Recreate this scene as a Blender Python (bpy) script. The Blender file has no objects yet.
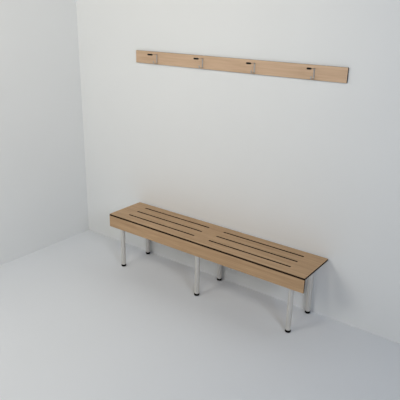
import bpy, bmesh, math
from mathutils import Matrix, Vector
from math import sin, cos, pi

S = bpy.context.scene
COL = S.collection

# ------------------------------------------------------------ materials
def principled(name, color, rough=0.5, metal=0.0, spec=0.5):
    m = bpy.data.materials.new(name); m.use_nodes = True
    b = m.node_tree.nodes['Principled BSDF']
    b.inputs['Base Color'].default_value = (*color, 1)
    b.inputs['Roughness'].default_value = rough
    b.inputs['Metallic'].default_value = metal
    b.inputs['Specular IOR Level'].default_value = spec
    return m

def matte(name, color, rough, amount, scale, spec=0.3):
    """plain painted surface with a very faint mottling and roller texture"""
    m = principled(name, color, rough, spec=spec)
    nt = m.node_tree; N = nt.nodes; L = nt.links
    b = N['Principled BSDF']
    tc = N.new('ShaderNodeTexCoord')
    n1 = N.new('ShaderNodeTexNoise'); n1.inputs['Scale'].default_value = scale
    n1.inputs['Detail'].default_value = 3
    cr = N.new('ShaderNodeValToRGB')
    cr.color_ramp.elements[0].position = 0.3; cr.color_ramp.elements[1].position = 0.7
    cr.color_ramp.elements[0].color = (*[c*(1-amount) for c in color], 1)
    cr.color_ramp.elements[1].color = (*[min(1, c*(1+amount)) for c in color], 1)
    L.new(tc.outputs['Object'], n1.inputs['Vector'])
    L.new(n1.outputs['Fac'], cr.inputs['Fac'])
    L.new(cr.outputs['Color'], b.inputs['Base Color'])
    n2 = N.new('ShaderNodeTexNoise'); n2.inputs['Scale'].default_value = 220
    bp = N.new('ShaderNodeBump'); bp.inputs['Strength'].default_value = 0.03
    bp.inputs['Distance'].default_value = 0.002
    L.new(tc.outputs['Object'], n2.inputs['Vector'])
    L.new(n2.outputs['Fac'], bp.inputs['Height'])
    L.new(bp.outputs['Normal'], b.inputs['Normal'])
    return m

def oak(name, dark, light, seed):
    """oak decor laminate, grain along X"""
    m = principled(name, light, 0.5, spec=0.35)
    nt = m.node_tree; N = nt.nodes; L = nt.links
    b = N['Principled BSDF']
    tc = N.new('ShaderNodeTexCoord')
    mp = N.new('ShaderNodeMapping')
    mp.inputs['Scale'].default_value = (1.2, 26, 26)
    mp.inputs['Location'].default_value = (seed, seed*2.3, seed*1.7)
    n = N.new('ShaderNodeTexNoise'); n.inputs['Scale'].default_value = 2.0
    n.inputs['Detail'].default_value = 7; n.inputs['Roughness'].default_value = 0.6
    n.inputs['Distortion'].default_value = 0.6
    mp2 = N.new('ShaderNodeMapping')
    mp2.inputs['Scale'].default_value = (6, 260, 260)
    mp2.inputs['Location'].default_value = (seed*3, seed, 0)
    n2 = N.new('ShaderNodeTexNoise'); n2.inputs['Scale'].default_value = 1.5
    n2.inputs['Detail'].default_value = 3
    mix = N.new('ShaderNodeMath'); mix.operation = 'MULTIPLY_ADD'
    mix.inputs[1].default_value = 0.3
    cr = N.new('ShaderNodeValToRGB')
    cr.color_ramp.elements[0].position = 0.45; cr.color_ramp.elements[0].color = (*dark, 1)
    cr.color_ramp.elements[1].position = 0.85; cr.color_ramp.elements[1].color = (*light, 1)
    L.new(tc.outputs['Object'], mp.inputs['Vector']); L.new(mp.outputs['Vector'], n.inputs['Vector'])
    L.new(tc.outputs['Object'], mp2.inputs['Vector']); L.new(mp2.outputs['Vector'], n2.inputs['Vector'])
    L.new(n2.outputs['Fac'], mix.inputs[0]); L.new(n.outputs['Fac'], mix.inputs[2])
    L.new(mix.outputs[0], cr.inputs['Fac']); L.new(cr.outputs['Color'], b.inputs['Base Color'])
    return m

def brushed(name, color, rough, metal):
    m = principled(name, color, rough, metal)
    nt = m.node_tree; N = nt.nodes; L = nt.links
    b = N['Principled BSDF']
    tc = N.new('ShaderNodeTexCoord'); mp = N.new('ShaderNodeMapping')
    mp.inputs['Scale'].default_value = (300, 300, 8)
    n = N.new('ShaderNodeTexNoise'); n.inputs['Scale'].default_value = 1.0
    mr = N.new('ShaderNodeMapRange')
    mr.inputs['To Min'].default_value = rough*0.8; mr.inputs['To Max'].default_value = rough*1.2
    L.new(tc.outputs['Object'], mp.inputs['Vector']); L.new(mp.outputs['Vector'], n.inputs['Vector'])
    L.new(n.outputs['Fac'], mr.inputs['Value']); L.new(mr.outputs['Result'], b.inputs['Roughness'])
    return m

WALL  = matte('wall_paint', (0.80, 0.815, 0.825), 0.85, 0.008, 1.5)
FLOOR = matte('floor_coating', (0.755, 0.78, 0.82), 0.6, 0.008, 1.2)
OAK_BENCH = oak('oak_laminate_bench', (0.40, 0.25, 0.135), (0.56, 0.37, 0.215), 1.3)
OAK_RAIL  = oak('oak_laminate_rail', (0.53, 0.36, 0.235), (0.67, 0.475, 0.325), 4.1)
CORE  = principled('black_core', (0.016, 0.007, 0.003), 0.7, spec=0.08)
STEEL = brushed('satin_steel', (0.72, 0.70, 0.67), 0.42, 0.75)
CHROME = brushed('hook_steel', (0.46, 0.44, 0.43), 0.32, 0.9)
BLACK = principled('black_plastic', (0.004, 0.0035, 0.003), 0.6, spec=0.12)

# ------------------------------------------------------------ helpers
def link(name, bm, mats, parent=None, smooth=False, loc=(0, 0, 0)):
    me = bpy.data.meshes.new(name)
    bmesh.ops.recalc_face_normals(bm, faces=bm.faces)
    bm.to_mesh(me); bm.free()
    for m in (mats if isinstance(mats, (list, tuple)) else [mats]):
        me.materials.append(m)
    if smooth:
        for p in me.polygons: p.use_smooth = True
        me.set_sharp_from_angle(angle=math.radians(40))
    o = bpy.data.objects.new(name, me); COL.objects.link(o)
    o.location = loc
    if parent: o.parent = parent
    return o

def thing(name, label, cat, loc):
    o = bpy.data.objects.new(name, None); COL.objects.link(o)
    o.empty_display_size = 0.1
    o.location = loc; o['label'] = label; o['category'] = cat
    return o

def box(bm, x0, x1, y0, y1, z0, z1, bev=0.0, mi=0):
    r = bmesh.ops.create_cube(bm, size=1)
    vs = r['verts']
    for v in vs:
        v.co = Vector(((x0+x1)/2 + v.co.x*(x1-x0), (y0+y1)/2 + v.co.y*(y1-y0), (z0+z1)/2 + v.co.z*(z1-z0)))
    fs = set(f for v in vs for f in v.link_faces)
    for f in fs: f.material_index = mi
    if bev:
        es = list(set(e for v in vs for e in v.link_edges))
        bmesh.ops.bevel(bm, geom=es, offset=bev, segments=2, affect='EDGES', profile=0.6)

def lathe(bm, prof, seg=40, center=(0, 0)):
    rings = []
    for r, z in prof:
        if r < 1e-6:
            rings.append([bm.verts.new((center[0], center[1], z))])
        else:
            rings.append([bm.verts.new((center[0]+r*cos(2*pi*k/seg), center[1]+r*sin(2*pi*k/seg), z)) for k in range(seg)])
    for a, b in zip(rings, rings[1:]):
        for k in range(seg):
            k2 = (k+1) % seg
            if len(a) == 1: bm.faces.new((a[0], b[k], b[k2]))
            elif len(b) == 1: bm.faces.new((a[k], a[k2], b[0]))
            else: bm.faces.new((a[k], a[k2], b[k2], b[k]))

def extrude_outline(bm, pts, axis_lo, axis_hi, flip=lambda a, b, c: (a, b, c)):
    """prism: outline pts (u,v) extruded from axis_lo to axis_hi along X"""
    lo = [bm.verts.new((axis_lo, u, v)) for u, v in pts]
    hi = [bm.verts.new((axis_hi, u, v)) for u, v in pts]
    n = len(pts)
    bm.faces.new(lo); bm.faces.new(hi[::-1])
    for i in range(n):
        j = (i+1) % n
        bm.faces.new((lo[i], hi[i], hi[j], lo[j]))

# ------------------------------------------------------------ room
def structure(name, x0, x1, y0, y1, z0, z1, mat):
    bm = bmesh.new(); box(bm, x0, x1, y0, y1, z0, z1)
    o = link(name, bm, mat); o['kind'] = 'structure'
    return o

XL = -0.687
structure('floor', XL-0.12, 5.2, -5.6, 0.12, -0.1, 0.0, FLOOR)
structure('wall_back', XL-0.12, 5.2, 0.0, 0.12, 0.0, 3.0, WALL)
structure('wall_left', XL-0.12, XL, -5.6, 0.0, 0.0, 3.0, WALL)

# ------------------------------------------------------------ bench
BL, BW, BH, T = 1.733, 0.359, 0.45, 0.013
YF, YB = -0.370, -0.011
bench = thing('slatted_bench', 'long oak-coloured bench with slotted seat on six steel legs against the wall', 'bench',
              (BL/2, (YF+YB)/2, 0))
bx, by = BL/2, (YF+YB)/2

def slot_outline(xa, xb, yc, w, seg=8):
    r = w/2; P = []
    for k in range(seg+1):
        a = -pi/2 + pi*k/seg
        P.append((xb - r + r*cos(a), yc + r*sin(a)))
    for k in range(seg+1):
        a = pi/2 + pi*k/seg
        P.append((xa + r + r*cos(a), yc + r*sin(a)))
    return P

# seat board: oak faces, black core on every cut edge, six real through-slots
bm = bmesh.new()
rc = 0.004
outer = []
for cx, cy, a0 in ((BL-rc, YB-rc, 0), (rc, YB-rc, pi/2), (rc, YF+rc, pi), (BL-rc, YF+rc, 3*pi/2)):
    for k in range(4):
        a = a0 + (pi/2)*k/3
        outer.append((cx + rc*cos(a), cy + rc*sin(a)))
loops = [outer]
for xa, xb in ((0.134, 0.795), (0.926, 1.590)):
    for d in (0.090, 0.186, 0.282):
        loops.append(slot_outline(xa, xb, YF + d, 0.0145))
es = []
for lp in loops:
    vs = [bm.verts.new((x-bx, y-by, BH)) for x, y in lp]
    es += [bm.edges.new((vs[i], vs[(i+1) % len(vs)])) for i in range(len(vs))]
bmesh.ops.triangle_fill(bm, use_beauty=True, use_dissolve=False, edges=es)
top = list(bm.faces)
ext = bmesh.ops.extrude_face_region(bm, geom=top, use_keep_orig=True)
for v in [g for g in ext['geom'] if isinstance(g, bmesh.types.BMVert)]:
    v.co.z -= T
bm.normal_update()
for f in bm.faces:
    f.material_index = 0 if abs(f.normal.z) > 0.7 else 1
seat = link('seat_board', bm, [OAK_BENCH, CORE], bench)

# front apron: oak faces, dark cut edges
def board(x0, x1, y0, y1, z0, z1, face_axis):
    b = bmesh.new(); box(b, x0, x1, y0, y1, z0, z1, 0.0008)
    b.normal_update()
    for f in b.faces:
        f.material_index = 0 if abs(f.normal[face_axis]) > 0.7 else 1
    return b
ap = link('apron', board(-BL/2, BL/2, YF-by, YF-by+T, BH-0.107, BH-T, 1), [OAK_BENCH, CORE], bench)

# legs
R = 0.0183
for lx in (0.105, 0.866, 1.632):
    for ly in (YF + 0.040, YF + 0.339):
        bm = bmesh.new()
        lathe(bm, [(0, 0.012), (R-0.001, 0.012), (R, 0.013), (R, BH-T-0.006), (R-0.001, BH-T-0.005), (0, BH-T-0.005)])
        leg = link('leg', bm, STEEL, bench, True, (lx-bx, ly-by, 0))
        bm = bmesh.new()
        lathe(bm, [(0, 0), (R-0.001, 0), (R+0.0015, 0.003), (R+0.0015, 0.017), (R, 0.0185), (R-0.002, 0.0185)])
        foot = link('foot', bm, BLACK, leg, True)
        foot['label'] = 'black plastic foot cap'
        bm = bmesh.new()
        z0, z1 = BH-T-0.005, BH-T
        lathe(bm, [(0, z0), (0.0195, z0), (0.0200, z0+0.001), (0.0200, z1), (0, z1)])
        link('mounting_flange', bm, STEEL, leg, True)

# ------------------------------------------------------------ coat rack
RX0, RX1, RZ0, RZ1, RT = -0.006, 1.720, 1.620, 1.712, 0.013
rcx = (RX0+RX1)/2; rcz = (RZ0+RZ1)/2
rack = thing('coat_rack', 'oak-coloured wall rail with four black-tipped metal coat hooks, above the bench', 'coat rack',
             (rcx, 0, rcz))
link('rail_board', board(-(RX1-RX0)/2, (RX1-RX0)/2, -RT, 0.0, RZ0-rcz, RZ1-rcz, 1), [OAK_RAIL, CORE], rack)

def strip(path, t):
    """closed outline of a bent flat bar, path in (y,z), thickness t"""
    A, B = [], []
    for i, p in enumerate(path):
        p = Vector(p)
        d0 = (p - Vector(path[i-1])).normalized() if i else None
        d1 = (Vector(path[i+1]) - p).normalized() if i < len(path)-1 else None
        d = (d0 + d1).normalized() if d0 and d1 else (d0 or d1)
        n = Vector((-d.y, d.x))
        A.append(tuple(p + n*t/2)); B.append(tuple(p - n*t/2))
    return A + B[::-1]

def arc(cy, cz, r, a0, a1, n=6):
    return [(cy + r*cos(math.radians(a0+(a1-a0)*k/n)), cz + r*sin(math.radians(a0+(a1-a0)*k/n))) for k in range(n+1)]

HZT, HZB = 1.693-rcz, 1.628-rcz
for i in range(4):
    hx = (RX1-RX0)*(2*i+1)/8 - (RX1-RX0)/2
    bm = bmesh.new()
    w, t = 0.0045, 0.003
    yb_ = -RT - t/2
    path = [(-0.100, HZT+0.003)] + [(-0.03, HZT)] + arc(yb_-0.006, HZT-0.006, 0.006, 90, 0)
    path += arc(yb_-0.006, HZB+0.006, 0.006, 0, -90) + [(-0.044, HZB)] + arc(-0.044, HZB+0.009, 0.009, -90, -180) + [(-0.053, HZB+0.018)]
    extrude_outline(bm, strip(path, t), -w, w)
    # two screw heads on the upright
    for zz in (HZT-0.018, HZB+0.018):
        r = bmesh.ops.create_uvsphere(bm, u_segments=14, v_segments=8, radius=0.0038)
        for v in r['verts']:
            v.co = Vector((v.co.x, v.co.y*0.5 - RT - t, v.co.z + zz))
    hook = link('hook', bm, CHROME, rack, False, (hx, 0, 0))
    hook['label'] = 'bent metal strip hook with a long upper and short lower arm'
    # black sleeve on the end of the upper arm
    bm = bmesh.new()
    lathe(bm, [(0, -0.115), (0.005, -0.115), (0.0068, -0.113), (0.0068, -0.070), (0.006, -0.0685), (0, -0.0685)], 24)
    for v in bm.verts:
        x, y, z = v.co
        v.co = Vector((x*1.05, z, y*0.9 + HZT + 0.0005 + (-0.07 - z)*0.09))
    cap = link('hook_sleeve', bm, BLACK, hook, True)
    cap['label'] = 'black plastic sleeve'

# ------------------------------------------------------------ light
w = bpy.data.worlds.new('World'); S.world = w; w.use_nodes = True
bg = w.node_tree.nodes['Background']
bg.inputs['Color'].default_value = (0.93, 0.97, 1.0, 1)
bg.inputs['Strength'].default_value = 0.03

def area(name, loc, target, sx, sy, power, color):
    l = bpy.data.lights.new(name, 'AREA'); l.shape = 'RECTANGLE'; l.size = sx; l.size_y = sy
    l.energy = power; l.color = color
    o = bpy.data.objects.new(name, l); COL.objects.link(o)
    o.location = loc
    o.rotation_euler = (Vector(target)-Vector(loc)).to_track_quat('-Z', 'Y').to_euler()
    return o
# added unseen fill lights near ceiling height, powers fitted to surface brightness
area('fill_right', (4.6, -2.8, 2.7), (-0.7, -1.2, 1.6), 1.3, 1.3, 80*0.71, (0.92, 0.99, 1.10))
area('fill_middle', (3.0, -2.2, 2.9), (-0.7, -1.2, 1.8), 0.8, 0.8, 50*0.15, (1.0, 1.0, 0.96))
area('fill_left', (1.5, -2.2, 2.9), (-0.7, -1.6, 2.1), 0.8, 0.8, 40*0.56, (1.08, 1.0, 0.84))
area('fill_corner', (-0.2, -3.8, 2.7), (0.6, 0, 1.0), 1.3, 1.3, 50*0.83, (1.04, 1.0, 0.91))

# ------------------------------------------------------------ camera
cx, cy, cz, yaw, pitch, roll, f = 2.918249, -3.112741, 2.018254, 0.632829, -0.348829, 0.021977, 522.984
fw = Vector((-sin(yaw)*cos(pitch), cos(yaw)*cos(pitch), sin(pitch)))
rt = Vector((cos(yaw), sin(yaw), 0)); up = rt.cross(fw)
r2 = cos(roll)*rt + sin(roll)*up
u2 = -sin(roll)*rt + cos(roll)*up
cam = bpy.data.cameras.new('camera'); co = bpy.data.objects.new('camera', cam); COL.objects.link(co)
M = Matrix((r2, u2, -fw)).transposed().to_4x4(); M.translation = Vector((cx, cy, cz))
co.matrix_world = M
cam.sensor_fit = 'HORIZONTAL'; cam.sensor_width = 36; cam.lens = 36*f/400
cam.clip_start = 0.05
S.camera = co

S.view_settings.view_transform = 'Standard'; S.view_settings.look = 'None'
S.view_settings.exposure = 0; S.view_settings.gamma = 1
S.view_settings.use_curve_mapping = False
